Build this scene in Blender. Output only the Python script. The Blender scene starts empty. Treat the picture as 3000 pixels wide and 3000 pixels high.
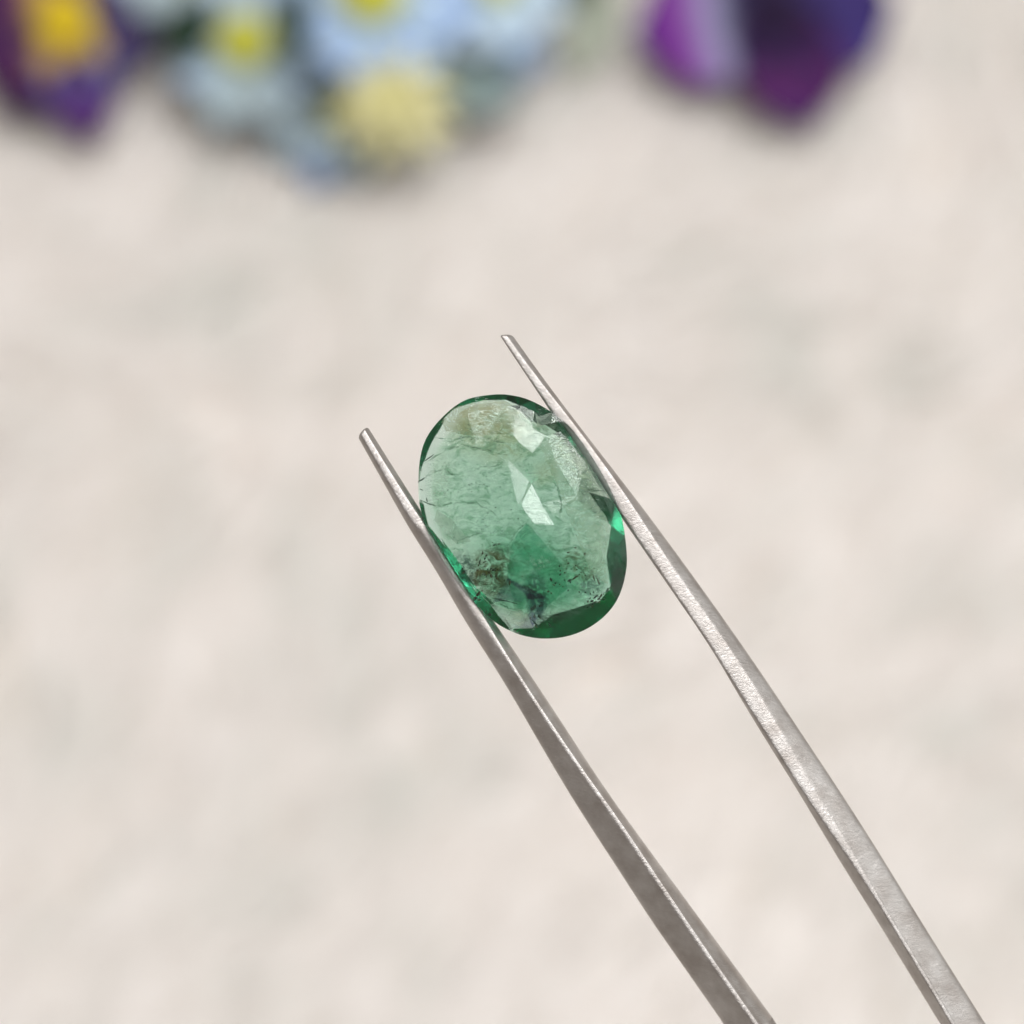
import bpy, bmesh, math, random
from mathutils import Vector, Matrix, noise
from mathutils.geometry import delaunay_2d_cdt

R = math.radians
scene = bpy.context.scene
col = scene.collection
rng = random.Random(11)

# ------------------------------------------------------------------ camera
ELEV = R(70)                 # looking down at the table
DIST_TABLE = 0.36            # metres along the axis to the table
D = 0.13                     # metres to the stone (in focus)
FRAME = 0.049                # width of the picture at the stone
S = FRAME / 3000.0           # metres per photograph pixel at the stone

cam_pos = Vector((0, -DIST_TABLE * math.cos(ELEV), DIST_TABLE * math.sin(ELEV)))
fwd = Vector((0, math.cos(ELEV), -math.sin(ELEV)))
upv = Vector((0, math.sin(ELEV), math.cos(ELEV)))
rgt = Vector((1, 0, 0))
cd = bpy.data.cameras.new("camera")
cam = bpy.data.objects.new("camera", cd)
col.objects.link(cam)
ROT = Matrix((rgt, upv, -fwd)).transposed()          # columns: right, up, back
cam.matrix_world = Matrix.Translation(cam_pos) @ ROT.to_4x4()
cd.sensor_width = 36
cd.lens = 36 * D / FRAME
cd.clip_start = 0.002
cd.clip_end = 50
cd.dof.use_dof = True
cd.dof.focus_distance = D - 0.0003
cd.dof.aperture_fstop = 25.5
cd.dof.aperture_blades = 0
scene.camera = cam

# ------------------------------------------------------------------ light: a room with a soft ceiling lamp
world = bpy.data.worlds.new("World")
scene.world = world
world.use_nodes = True
bg = world.node_tree.nodes["Background"]
bg.inputs[0].default_value = (0.95, 0.86, 0.79, 1)
bg.inputs[1].default_value = 0.32

GEM_W = cam_pos + fwd * D                            # the middle of the picture at the stone


def local_dir(right_deg, up_deg):
    v = Vector((math.tan(R(right_deg)), math.tan(R(up_deg)), 1.0)).normalized()
    return v


LAMP_LOCAL = local_dir(10, 30)


def area(name, direction, dist, size, power, colour):
    l = bpy.data.lights.new(name, 'AREA')
    l.shape = 'DISK'
    l.size = size
    l.energy = power
    l.color = colour
    o = bpy.data.objects.new(name, l)
    col.objects.link(o)
    o.location = GEM_W + direction * dist
    o.rotation_euler = (-direction).to_track_quat('-Z', 'Y').to_euler()
    return o


area("ceiling_lamp", ROT @ LAMP_LOCAL, 0.75, 0.54, 8.6, (1.0, 0.985, 0.98))
area("window_light", ROT @ local_dir(62, 4), 1.5, 1.8, 7.6, (0.97, 1.0, 1.0))

scene.view_settings.view_transform = 'Standard'
scene.view_settings.look = 'None'
scene.view_settings.exposure = 0.0
scene.view_settings.gamma = 1.0
scene.render.engine = 'CYCLES'
cy = scene.cycles
cy.max_bounces = 24
cy.transmission_bounces = 20
cy.glossy_bounces = 8
cy.diffuse_bounces = 6
cy.transparent_max_bounces = 40
cy.sample_clamp_indirect = 6.0
cy.use_denoising = True


# ------------------------------------------------------------------ helpers
def tag(o, label=None, cat=None, group=None, kind=None):
    if label: o['label'] = label
    if cat: o['category'] = cat
    if group: o['group'] = group
    if kind: o['kind'] = kind
    return o


def empty(name, m):
    o = bpy.data.objects.new(name, None)
    o.empty_display_size = 0.004
    col.objects.link(o)
    o.matrix_world = m
    return o


def link(name, me, mat=None, parent=None, m=None):
    o = bpy.data.objects.new(name, me)
    col.objects.link(o)
    if mat and not me.materials: me.materials.append(mat)
    if parent: o.parent = parent
    if m is not None: o.matrix_local = m
    return o


def mesh(name, verts, faces, smooth=True, uvs=None):
    me = bpy.data.meshes.new(name)
    me.from_pydata([tuple(v) for v in verts], [], faces)
    me.update()
    if uvs:
        lay = me.uv_layers.new(name="UVMap")
        for lo in me.loops:
            lay.data[lo.index].uv = uvs[lo.vertex_index]
    if smooth:
        me.polygons.foreach_set("use_smooth", [True] * len(me.polygons))
    return me


def new_mat(name):
    m = bpy.data.materials.new(name)
    m.use_nodes = True
    nt = m.node_tree
    nt.nodes.clear()
    out = nt.nodes.new("ShaderNodeOutputMaterial")
    return m, nt, out


def N(nt, t, **kw):
    n = nt.nodes.new(t)
    for k, v in kw.items():
        if hasattr(n, k): setattr(n, k, v)
    return n


def setin(n, **kw):
    for k, v in kw.items():
        n.inputs[k.replace('_', ' ')].default_value = v
    return n


def ramp(nt, stops, src=None, interp='LINEAR'):
    r = nt.nodes.new("ShaderNodeValToRGB")
    r.color_ramp.interpolation = interp
    el = r.color_ramp.elements
    while len(el) < len(stops): el.new(0.5)
    for e, (p, c) in zip(el, stops):
        e.position = p
        e.color = (*c, 1) if len(c) == 3 else c
    if src is not None: nt.links.new(src, r.inputs[0])
    return r


def math_n(nt, op, a, b=None, clamp=False):
    n = nt.nodes.new("ShaderNodeMath")
    n.operation = op
    n.use_clamp = clamp
    for i, x in enumerate((a, b)):
        if x is None: continue
        if isinstance(x, (int, float)): n.inputs[i].default_value = x
        else: nt.links.new(x, n.inputs[i])
    return n.outputs[0]


def catmull(pts, n, closed=False):
    """n samples evenly spaced along a Catmull-Rom curve."""
    P = [Vector(p) for p in pts]
    m = len(P)
    dense = []
    segs = m if closed else m - 1
    for i in range(segs):
        if closed: a, b, c, d = P[i - 1], P[i], P[(i + 1) % m], P[(i + 2) % m]
        else: a, b, c, d = P[max(i - 1, 0)], P[i], P[i + 1], P[min(i + 2, m - 1)]
        for k in range(16):
            t = k / 16
            dense.append(0.5 * ((2 * b) + (c - a) * t + (2 * a - 5 * b + 4 * c - d) * t * t + (3 * b - a - 3 * c + d) * t ** 3))
    dense.append(P[0] if closed else P[-1])
    acc = [0.0]
    for i in range(1, len(dense)): acc.append(acc[-1] + (dense[i] - dense[i - 1]).length)
    out, j = [], 0
    cnt = n if closed else n - 1
    for k in range(n):
        s = acc[-1] * k / cnt
        while j < len(acc) - 2 and acc[j + 1] < s: j += 1
        f = (s - acc[j]) / max(acc[j + 1] - acc[j], 1e-12)
        out.append(dense[j].lerp(dense[j + 1], min(max(f, 0), 1)))
    return out


def px(x, y):
    """photograph pixel (3000 wide) -> metres in the plane of the stone"""
    return ((x - 1500) * S, (1500 - y) * S)


def cr(x, y):
    """pixel of the enlarged stone (1932 px for 800) -> the same plane"""
    return px(1150 + x * 0.41408, 1100 + y * 0.41408)


STONE_FRAME = Matrix.Translation(GEM_W) @ ROT.to_4x4()


def at(x, y, z):
    """picture position (1932 wide) -> point of the place at height z"""
    k = FRAME / D / 1932
    d = fwd + rgt * ((x - 966) * k) + upv * ((966 - y) * k)
    t = (z - cam_pos.z) / d.z
    return cam_pos + d * t


# ------------------------------------------------------------------ the cream cloth the flowers lie on
def cloth_material():
    m, nt, out = new_mat("cream_plush")
    tc = N(nt, "ShaderNodeTexCoord")
    n1 = setin(N(nt, "ShaderNodeTexNoise"), Scale=26.0, Detail=3.0, Roughness=0.55, Distortion=0.6)
    n2 = setin(N(nt, "ShaderNodeTexNoise"), Scale=95.0, Detail=4.0, Roughness=0.6, Distortion=1.2)
    for n in (n1, n2): nt.links.new(tc.outputs['Object'], n.inputs['Vector'])
    r1 = ramp(nt, [(0.34, (0.695, 0.675, 0.635)), (0.50, (0.755, 0.708, 0.665)), (0.66, (0.80, 0.745, 0.71))], n1.outputs['Fac'])
    r2 = ramp(nt, [(0.30, (0.82, 0.80, 0.76)), (0.62, (1.0, 0.99, 0.98))], n2.outputs['Fac'])
    mx = N(nt, "ShaderNodeMix", data_type='RGBA', blend_type='MULTIPLY')
    mx.inputs[0].default_value = 0.8
    nt.links.new(r1.outputs[0], mx.inputs[6]); nt.links.new(r2.outputs[0], mx.inputs[7])
    b = N(nt, "ShaderNodeBsdfPrincipled")
    setin(b, Roughness=0.9)
    b.inputs['Sheen Weight'].default_value = 0.15
    b.inputs['Specular IOR Level'].default_value = 0.15
    nt.links.new(mx.outputs[2], b.inputs['Base Color'])
    n3 = setin(N(nt, "ShaderNodeTexNoise"), Scale=900.0, Detail=3.0)
    nt.links.new(tc.outputs['Object'], n3.inputs['Vector'])
    bp = setin(N(nt, "ShaderNodeBump"), Strength=0.5, Distance=0.0006)
    nt.links.new(n3.outputs['Fac'], bp.inputs['Height'])
    nt.links.new(bp.outputs[0], b.inputs['Normal'])
    nt.links.new(b.outputs[0], out.inputs[0])
    return m


def build_cloth():
    def axis(c, dense, n, far):
        xs = [c + dense * (2 * i / n - 1) for i in range(n + 1)]
        ext = [0.03, 0.08, 0.18, 0.4, 0.8, far]
        return [c - dense - e for e in reversed(ext)] + xs + [c + dense + e for e in ext]
    X = axis(0.0, 0.13, 240, 1.6)
    Y = axis(0.01, 0.14, 250, 1.6)
    verts, faces = [], []
    for y in Y:
        for x in X:
            p = Vector((x * 60, y * 60, 0.0))
            q = Vector((x * 130 + y * 60, y * 90 - x * 70, 3.1))
            h = noise.noise(p) * 0.0011 + noise.noise(q) * 0.0009 + noise.noise(q * 2.7) * 0.0004
            fade = 1.0 if max(abs(x), abs(y - 0.01)) < 0.14 else 0.0
            verts.append((x, y, h * fade))
    w = len(X)
    for j in range(len(Y) - 1):
        for i in range(w - 1):
            a = j * w + i
            faces.append((a, a + 1, a + w + 1, a + w))
    o = link("table_surface", mesh("table_surface", verts, faces), cloth_material())
    tag(o, "cream plush cloth spread flat under the flowers", kind='structure')


build_cloth()


def build_fur():
    """the cloth's long soft pile, combed into loose tufts"""
    m, nt, out = new_mat("soft_pile")
    at_ = N(nt, "ShaderNodeAttribute", attribute_name="tone")
    r = ramp(nt, [(0.0, (0.79, 0.80, 0.765)), (0.5, (0.91, 0.884, 0.856)), (1.0, (0.96, 0.941, 0.922))], at_.outputs['Fac'])
    b = N(nt, "ShaderNodeBsdfDiffuse"); nt.links.new(r.outputs[0], b.inputs[0])
    t = N(nt, "ShaderNodeBsdfTranslucent"); nt.links.new(r.outputs[0], t.inputs[0])
    mx = N(nt, "ShaderNodeMixShader"); mx.inputs[0].default_value = 0.45
    nt.links.new(b.outputs[0], mx.inputs[1]); nt.links.new(t.outputs[0], mx.inputs[2])
    nt.links.new(mx.outputs[0], out.inputs[0])
    r0 = random.Random(8)
    verts, faces, tone = [], [], []
    for k in range(64000):
        x, y = r0.uniform(-.115, .115), r0.uniform(-.115, .145)
        # tufts: the roots of one cell share their lean
        cx, cyy = math.floor(x / .0045 + noise.noise(Vector((x * 90, y * 90, 4)))), math.floor(y / .0045 + noise.noise(Vector((x * 90, y * 90, 9))))
        q = Vector((cx * .31, cyy * .31, 2.0))
        a = R(232) + 1.5 * noise.noise(Vector((x * 20, y * 20, 1.0))) + 0.6 * noise.noise(q * 2.3) + r0.gauss(0, .16)
        L = r0.uniform(.009, .016)
        h = r0.uniform(.0008, .0042) + .0013 * noise.noise(Vector((x * 70, y * 70, 7)))
        h = max(h, .0006)
        w = r0.uniform(.00018, .00034)
        d = Vector((math.cos(a), math.sin(a), 0)); sd = Vector((-d.y, d.x, 0)) * w
        z0 = -.001
        p0 = Vector((x, y, z0)); p1 = p0 + d * L * .45 + Vector((0, 0, h - z0)); p2 = p0 + d * L + Vector((0, 0, h * .75 - z0))
        n = len(verts)
        verts += [p0 - sd, p0 + sd, p1 - sd, p1 + sd, p2]
        faces += [(n, n + 1, n + 3, n + 2), (n + 2, n + 3, n + 4)]
        tn = .56 + .50 * noise.noise(q * 1.9 + Vector((9, 0, 0))) + .24 * noise.noise(Vector((x * 22, y * 22, 3))) + r0.gauss(0, .08)
        tone += [min(max(tn, 0), 1)] * 5
    me = mesh("fur", verts, faces)
    at = me.attributes.new("tone", 'FLOAT', 'POINT')
    at.data.foreach_set("value", tone)
    o = link("fur", me, m)
    tag(o, "cream long soft pile of the cloth combed into loose tufts", kind='stuff')


build_fur()


# ------------------------------------------------------------------ the green stone
OUTLINE = [(740, 135), (560, 160), (450, 213), (352, 298), (272, 392), (220, 490), (193, 610), (184, 750), (188, 880),
           (206, 970), (245, 1090), (315, 1235), (420, 1400), (530, 1545), (640, 1668), (720, 1740), (805, 1792), (900, 1832),
           (1000, 1854), (1090, 1860), (1200, 1851), (1300, 1824), (1400, 1776), (1500, 1700), (1580, 1600), (1630, 1480),
           (1655, 1350), (1656, 1270), (1645, 1150), (1615, 990), (1553, 830), (1470, 675), (1370, 515), (1255, 365),
           (1150, 278), (1050, 215), (950, 168), (850, 143)]
CEN = Vector(cr(915, 1000))
NOUT = 96
outline = [v.to_2d() for v in catmull([(*cr(*p), 0) for p in OUTLINE], NOUT, True)]


def rho(p):
    """0 at the middle of the stone, 1 on its outline"""
    d = Vector(p) - CEN
    if d.length < 1e-9: return 0.0
    a = d.normalized()
    best = 1e-9
    for i in range(NOUT):
        p0, p1 = outline[i] - CEN, outline[(i + 1) % NOUT] - CEN
        e = p1 - p0
        den = a.x * e.y - a.y * e.x
        if abs(den) < 1e-15: continue
        t = (p0.x * e.y - p0.y * e.x) / den
        s = (p0.x * a.y - p0.y * a.x) / den
        if t > 0 and -1e-6 <= s <= 1 + 1e-6: best = max(best, t)
    return d.length / best


MM = 0.001
DEBUG = False
HALF = (LAMP_LOCAL + Vector((0, 0, 1))).normalized()         # a facet with this normal mirrors the lamp


def tilt(n, dx, dy):
    v = Vector(n)
    v.x += math.tan(R(dx)); v.y += math.tan(R(dy))
    return v.normalized()


FLAT_FACETS = [
    # outline (enlarged pixels), normal, height of its middle
    ([(815, 597), (965, 748), (915, 880), (888, 915), (848, 760)], tilt(HALF, 4.0, -9.0), 0.84 * MM),
    ([(983, 768), (1052, 905), (1140, 1058), (1000, 1046), (930, 952), (913, 900)], HALF, 0.84 * MM),
    ([(870, 283), (985, 372), (1085, 430), (1012, 525), (988, 548), (900, 482), (853, 420)], HALF, 0.77 * MM),
]
PAV = [(360, 285), (300, 430), (248, 545), (212, 650), (203, 760), (206, 870), (232, 905), (272, 1055), (405, 1215),
       (500, 1350), (600, 1505), (712, 1612), (850, 1800), (1010, 1792), (1150, 1700), (1330, 1650), (1470, 1605),
       (1545, 1510), (1520, 1290), (1555, 1070), (1390, 820), (1310, 645), (1240, 490), (1215, 452), (1110, 385),
       (1000, 325), (890, 222), (795, 180), (640, 176), (430, 225)]


def emerald_material():
    m, nt, out = new_mat("emerald")
    b = N(nt, "ShaderNodeBsdfPrincipled")
    setin(b, Roughness=0.05, IOR=1.575)
    b.inputs['Base Color'].default_value = (0.985, 1.0, 0.99, 1)
    b.inputs['Transmission Weight'].default_value = 1.0
    at_ = N(nt, "ShaderNodeAttribute", attribute_name="frost")
    at2 = N(nt, "ShaderNodeAttribute", attribute_name="wear")
    rr = math_n(nt, 'ADD', math_n(nt, 'MULTIPLY', at_.outputs['Fac'], 0.5), math_n(nt, 'ADD', math_n(nt, 'MULTIPLY', at2.outputs['Fac'], 0.09), 0.025))
    nt.links.new(rr, b.inputs['Roughness'])
    tc = N(nt, "ShaderNodeTexCoord")
    mp = N(nt, "ShaderNodeMapping")
    mp.inputs['Rotation'].default_value = (0, 0, R(25))
    mp.inputs['Scale'].default_value = (1000, 2200, 1500)
    nt.links.new(tc.outputs['Object'], mp.inputs[0])
    n1 = setin(N(nt, "ShaderNodeTexNoise"), Scale=4.5, Detail=5.0, Roughness=0.65, Distortion=0.8)
    nt.links.new(mp.outputs[0], n1.inputs['Vector'])
    bp = setin(N(nt, "ShaderNodeBump"), Strength=0.20, Distance=0.00009)
    wr = N(nt, "ShaderNodeAttribute", attribute_name="wear")
    nt.links.new(math_n(nt, 'ADD', math_n(nt, 'MULTIPLY', wr.outputs['Fac'], 0.21), 0.08), bp.inputs['Strength'])
    nt.links.new(n1.outputs['Fac'], bp.inputs['Height'])
    nt.links.new(bp.outputs[0], b.inputs['Normal'])
    va = N(nt, "ShaderNodeVolumeAbsorption")
    va.inputs['Color'].default_value = (0.22, 0.735, 0.585, 1)
    va.inputs['Density'].default_value = 430.0
    nt.links.new(b.outputs[0], out.inputs['Surface'])
    nt.links.new(va.outputs[0], out.inputs['Volume'])
    return m


def build_stone():
    root = empty("gemstone", STONE_FRAME @ Matrix.Translation((CEN.x, CEN.y, 0)))
    tag(root, "oval faceted green emerald gripped between the tweezer tips", "gemstone")
    off = Vector((CEN.x, CEN.y, 0))
    bm = bmesh.new()
    GT, GB = 0.26 * MM, -0.10 * MM
    top = [bm.verts.new((p.x, p.y, GT)) for p in outline]
    bot = [bm.verts.new((p.x, p.y, GB)) for p in outline]
    # ---- crown
    pts = list(outline); z = [GT] * NOUT
    edges = [(i, (i + 1) % NOUT) for i in range(NOUT)]

    def inside(poly, p):
        c = False
        for i in range(len(poly)):
            a, b = poly[i - 1], poly[i]
            if (a.y > p.y) != (b.y > p.y) and p.x < (b.x - a.x) * (p.y - a.y) / (b.y - a.y) + a.x: c = not c
        return c
    flats = []
    for poly, n, zc in FLAT_FACETS:
        pp = [Vector(cr(*p)) for p in poly]
        mid = sum(pp, Vector((0, 0))) / len(pp)
        k0 = len(pts)
        for p in pp:
            d = p - mid
            pts.append(p); z.append(zc - (n.x * d.x + n.y * d.y) / n.z)
        edges += [(k0 + i, k0 + (i + 1) % len(pp)) for i in range(len(pp))]
        flats.append(pp)
    for frac, cnt, ph, h in ((0.90, 18, 0.0, 0.46), (0.64, 10, 0.3, 0.70), (0.33, 6, 0.1, 0.84)):
        for i in range(cnt):
            a = ph + 2 * math.pi * (i + rng.uniform(-.12, .12)) / cnt
            d = Vector((math.cos(a), math.sin(a)))
            rr = 1 / rho(CEN + d * MM) * MM * frac
            p = CEN + d * rr
            if any(inside(f, p) or min((p - q).length for q in f) < 0.35 * MM for f in flats): continue
            pts.append(p); z.append((h + rng.uniform(-.02, .02)) * MM)
    for p, zz in (((905, 212), .50), ((1002, 258), .52), ((1122, 338), .50), ((1185, 400), .52)):
        pts.append(Vector(cr(*p))); z.append(zz * MM)
    vc, ee, ff, ov, _, _ = delaunay_2d_cdt(pts, edges, [], 0, 1e-7)
    nflat = NOUT + sum(len(f) for f in flats)
    idx = [min(o) if o else 0 for o in ov]
    tris = []
    for f in ff:
        c2 = sum((Vector(vc[i]) for i in f), Vector((0, 0))) / len(f)
        if not any(inside(fl, c2) for fl in flats): tris.append([idx[i] for i in f])
    WIN = (local_dir(62, 4) + Vector((0, 0, 1))).normalized()

    def cost(tri):
        a, b, c = [Vector((pts[i].x, pts[i].y, z[i])) for i in tri[:3]]
        n = (b - a).cross(c - a)
        ar = n.length
        if ar < 1e-14: return 0
        n.normalize()
        if n.z < 0: n = -n
        e = 0.0
        g = math.degrees(n.angle(HALF)); w = math.degrees(n.angle(WIN)); t = math.degrees(n.angle(Vector((0, 0, 1))))
        if g < 11: e += 2.5 * (11 - g)
        if w < 15: e += 0.5 * (15 - w)
        if t > 33: e += t - 33
        return e * ar
    free = list(range(nflat, len(pts)))
    z0 = list(z)
    near = {i: [t for t in tris if i in t] for i in free}
    rs = random.Random(3)
    for it in range(160):
        for i in free:
            old = z[i]
            c0 = sum(cost(t) for t in near[i]) + 2e-6 * abs(old - z0[i]) / MM
            z[i] = old + rs.gauss(0, .06) * MM
            if abs(z[i] - z0[i]) > .28 * MM or sum(cost(t) for t in near[i]) + 2e-6 * abs(z[i] - z0[i]) / MM > c0: z[i] = old
    if DEBUG:
        for t in tris:
            cc = cost(t)
            if cc > 1e-6: print("GLINT", [(round(((pts[i].x / S + 1500) - 1150) / .41408), round(((1500 - pts[i].y / S) - 1100) / .41408), round(z[i] / MM, 2)) for i in t], cc)
    vm = []
    for i, p in enumerate(vc):
        o = ov[i]
        if o and min(o) < NOUT: vm.append(top[min(o)])
        else: vm.append(bm.verts.new((p.x, p.y, z[min(o)] if o else 0.9 * MM)))
    worn = []
    for f in ff:
        try:
            nf = bm.faces.new([vm[i] for i in f])
            c2 = sum((Vector(vc[i]) for i in f), Vector((0, 0))) / len(f)
            if any(inside(fl, c2) for fl in flats): worn.append(nf)
        except ValueError: pass
    # ---- pavilion
    pts = list(outline); z = [GB] * NOUT
    edges = [(i, (i + 1) % NOUT) for i in range(NOUT)]
    k0 = len(pts)
    axis = (Vector(cr(1250, 1600)) - Vector(cr(580, 300))).normalized()
    for p in PAV:
        q = Vector(cr(*p))
        q = CEN + (q - CEN) * min(0.972 - 0.014 * (q - CEN).normalized().x, 0.965 / max(rho(q), 1e-6))
        s = (q - CEN).dot(axis) / (6 * MM)                      # -1 at the top end, +1 at the lower end
        pts.append(q); z.append((-1.05 - 0.42 * s) * MM * (.8 if p[0] > 1200 and p[1] < 1200 else .92 if p[0] > 1500 and p[1] < 1400 else 1))
    edges += [(k0 + i, k0 + (i + 1) % len(PAV)) for i in range(len(PAV))]
    for p, zz in (((560, 480), -1.50), ((1010, 560), -1.75), ((980, 1040), -2.25), ((520, 900), -1.8), ((1210, 1340), -2.4),
                  ((850, 1180), -2.45), ((820, 1420), -2.75), ((1100, 1560), -2.8), ((1300, 900), -1.95)):
        pts.append(Vector(cr(*p))); z.append(zz * 0.68 * MM)
    vc, ee, ff, ov, _, _ = delaunay_2d_cdt(pts, edges, [], 0, 1e-7)
    vm = []
    for i, p in enumerate(vc):
        o = ov[i]
        if o and min(o) < NOUT: vm.append(bot[min(o)])
        else: vm.append(bm.verts.new((p.x, p.y, z[min(o)] if o else -1.5 * MM)))
    for f in ff:
        try: bm.faces.new([vm[i] for i in reversed(f)])
        except ValueError: pass
    girdle = []
    for i in range(NOUT):
        j = (i + 1) % NOUT
        girdle.append(bm.faces.new((top[i], top[j], bot[j], bot[i])))
    bmesh.ops.recalc_face_normals(bm, faces=bm.faces)
    bmesh.ops.translate(bm, verts=bm.verts, vec=-off)
    bm.faces.index_update()
    gi = {f.index for f in girdle}
    wi = {f.index for f in worn}
    me = bpy.data.meshes.new("stone_body")
    bm.to_mesh(me); bm.free()
    a = me.attributes.new("frost", 'FLOAT', 'FACE')
    for i in gi: a.data[i].value = 1.0
    a = me.attributes.new("wear", 'FLOAT', 'FACE')
    for i in wi: a.data[i].value = 1.0
    link("stone_body", me, emerald_material(), root)
    return root, off


stone, stone_off = build_stone()


def film_material(name, colour, strength, scale, stretch, ang, low, high, scatter=0.0, seed=0.0, edge=(0.55, 1.0), ring=False):
    """a thin film healed inside the stone: lets light through, coloured by what lines it; also carries the painted facet tones"""
    m, nt, out = new_mat(name)
    tc = N(nt, "ShaderNodeTexCoord")
    mp = N(nt, "ShaderNodeMapping")
    mp.inputs['Rotation'].default_value = (0, 0, R(ang))
    mp.inputs['Scale'].default_value = (scale, scale * stretch, scale)
    mp.inputs['Location'].default_value = (seed, seed * 1.7, 0)
    nt.links.new(tc.outputs['Object'], mp.inputs[0])
    n1 = setin(N(nt, "ShaderNodeTexNoise"), Scale=1.0, Detail=6.0, Roughness=0.68, Distortion=1.1)
    nt.links.new(mp.outputs[0], n1.inputs['Vector'])
    r1 = ramp(nt, [(low, (0, 0, 0)), (high, (1, 1, 1))], n1.outputs['Fac'])
    uv = N(nt, "ShaderNodeSeparateXYZ")
    nt.links.new(tc.outputs['UV'], uv.inputs[0])
    if ring: r2 = ramp(nt, [(0.0, (.25,) * 3), (0.55, (.35,) * 3), (0.78, (1, 1, 1)), (1.0, (0, 0, 0))], uv.outputs[0])
    else: r2 = ramp(nt, [(edge[0], (1, 1, 1)), (edge[1], (0, 0, 0))], uv.outputs[0], 'EASE')
    f = math_n(nt, 'MULTIPLY', math_n(nt, 'MULTIPLY', r1.outputs[0], r2.outputs[0]), strength, True)
    tr = N(nt, "ShaderNodeBsdfTransparent")
    if scatter > 0:
        df = N(nt, "ShaderNodeBsdfDiffuse"); df.inputs[0].default_value = (*colour, 1)
        tl = N(nt, "ShaderNodeBsdfTranslucent"); tl.inputs[0].default_value = (*colour, 1)
        mx0 = N(nt, "ShaderNodeMixShader"); mx0.inputs[0].default_value = 0.5
        nt.links.new(df.outputs[0], mx0.inputs[1]); nt.links.new(tl.outputs[0], mx0.inputs[2])
        b = mx0.outputs[0]
    else:
        t2 = N(nt, "ShaderNodeBsdfTransparent"); t2.inputs[0].default_value = (*colour, 1)
        b = t2.outputs[0]
    mx = N(nt, "ShaderNodeMixShader")
    nt.links.new(f, mx.inputs[0]); nt.links.new(tr.outputs[0], mx.inputs[1]); nt.links.new(b, mx.inputs[2])
    nt.links.new(mx.outputs[0], out.inputs[0])
    return m


def film(name, centre, rx, ry, ang, z, mat, wob=0.12, whole=None):
    """centre, rx, ry in enlarged pixels; a slightly buckled sheet"""
    k = 0.41408 * S
    c = Vector(cr(*centre))
    verts, uvs, faces = [(c.x - CEN.x, c.y - CEN.y, z * MM)], [(0, 0)], []
    rings, seg = 4, 40
    ca, sa = math.cos(R(-ang)), math.sin(R(-ang))
    r0 = random.Random(int(centre[0] * 7 + centre[1]))
    ph = r0.uniform(0, 50)
    for r in range(1, rings + 1):
        for s in range(seg):
            t = 2 * math.pi * s / seg
            if whole is not None:
                i = int(s * NOUT / seg)
                p = CEN + (outline[i] - CEN) * (whole * r / rings)
                x, y = p.x - CEN.x, p.y - CEN.y
            else:
                w = 1 + wob * 2 * noise.noise(Vector((math.cos(t) * 1.6, math.sin(t) * 1.6, ph)))
                ex, ey = rx * k * math.cos(t) * w * r / rings, ry * k * math.sin(t) * w * r / rings
                x, y = c.x - CEN.x + ex * ca - ey * sa, c.y - CEN.y + ex * sa + ey * ca
            q = Vector((x + CEN.x, y + CEN.y))
            rr = rho(q)
            if rr > 0.93:
                q = CEN + (q - CEN) * (0.93 / rr); x, y = q.x - CEN.x, q.y - CEN.y
            verts.append((x, y, (z + 0.10 * noise.noise(Vector((x * 600, y * 600, ph)))) * MM)); uvs.append((r / rings, s / seg))
    for s in range(seg):
        faces.append((0, 1 + s, 1 + (s + 1) % seg))
    for r in range(rings - 1):
        for s in range(seg):
            a, b = 1 + r * seg + s, 1 + r * seg + (s + 1) % seg
            faces.append((a, a + seg, b + seg, b))
    return link(name, mesh(name, verts, faces, True, uvs), mat, stone)


# cloudy sheets and stains (the stone's "garden")
film("cloud_veil", (915, 1000), 0, 0, 0, -0.25, film_material("milky_veil", (0.80, 0.90, 0.82), 0.28, 1500, 1.6, 30, .40, .68, 1, 3, (.9, 1.0)), whole=.90)
film("cloud_veil", (920, 1001), 0, 0, 0, -0.45, film_material("green_veil", (0.34, 0.53, 0.40), 0.75, 1200, 1.7, 24, .47, .61, 0, 9, (.9, 1.0)), whole=.88)
film("cloud_veil", (915, 1000), 0, 0, 0, -0.38, film_material("body_tint", (0.82, 0.91, 0.82), 0.85, 500, 1.4, 24, .15, .45, 0, 23, (.93, 1.0)), whole=.90)
film("cloud_veil", (1000, 1420), 560, 380, 10, -0.35, film_material("deep_green_zone", (0.28, 0.62, 0.47), 1.0, 500, 1.3, 0, .2, .5, 0, 5, (.35, 1.0)))
film("stain", (700, 380), 470, 300, 20, 0.20, film_material("tan_stain", (0.70, 0.60, 0.40), 1.0, 1100, 1.5, 30, .32, .66, 0, 1, (.3, 1.0)))
film("stain", (700, 1380), 210, 240, 10, 0.05, film_material("brown_ring_stain", (0.20, 0.13, 0.04), 1.0, 2000, 1.3, 60, .40, .60, 0, 4, (.4, 1.0)))
film("stain", (1080, 680), 130, 130, 0, 0.10, film_material("beige_stain", (0.80, 0.66, 0.48), 0.5, 1200, 1.2, 0, .3, .6, 0, 6, (.3, 1.0)))
film("stain", (1290, 1340), 230, 150, 35, 0.05, film_material("olive_stain", (0.30, 0.25, 0.09), 0.9, 2100, 1.6, 35, .44, .66, 0, 7, (.3, 1.0)))
film("stain", (1020, 1570), 110, 250, -8, -0.05, film_material("smoky_blue_stain", (0.20, 0.24, 0.32), 1.0, 2400, .8, 20, .38, .56, 0, 8, (.3, 1.0)))
film("stain", (1130, 1720), 190, 60, -25, -0.10, film_material("smoky_green_stain", (0.13, 0.22, 0.17), 0.9, 3600, 2.2, 55, .40, .60, 0, 10, (.3, 1.0)))
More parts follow.
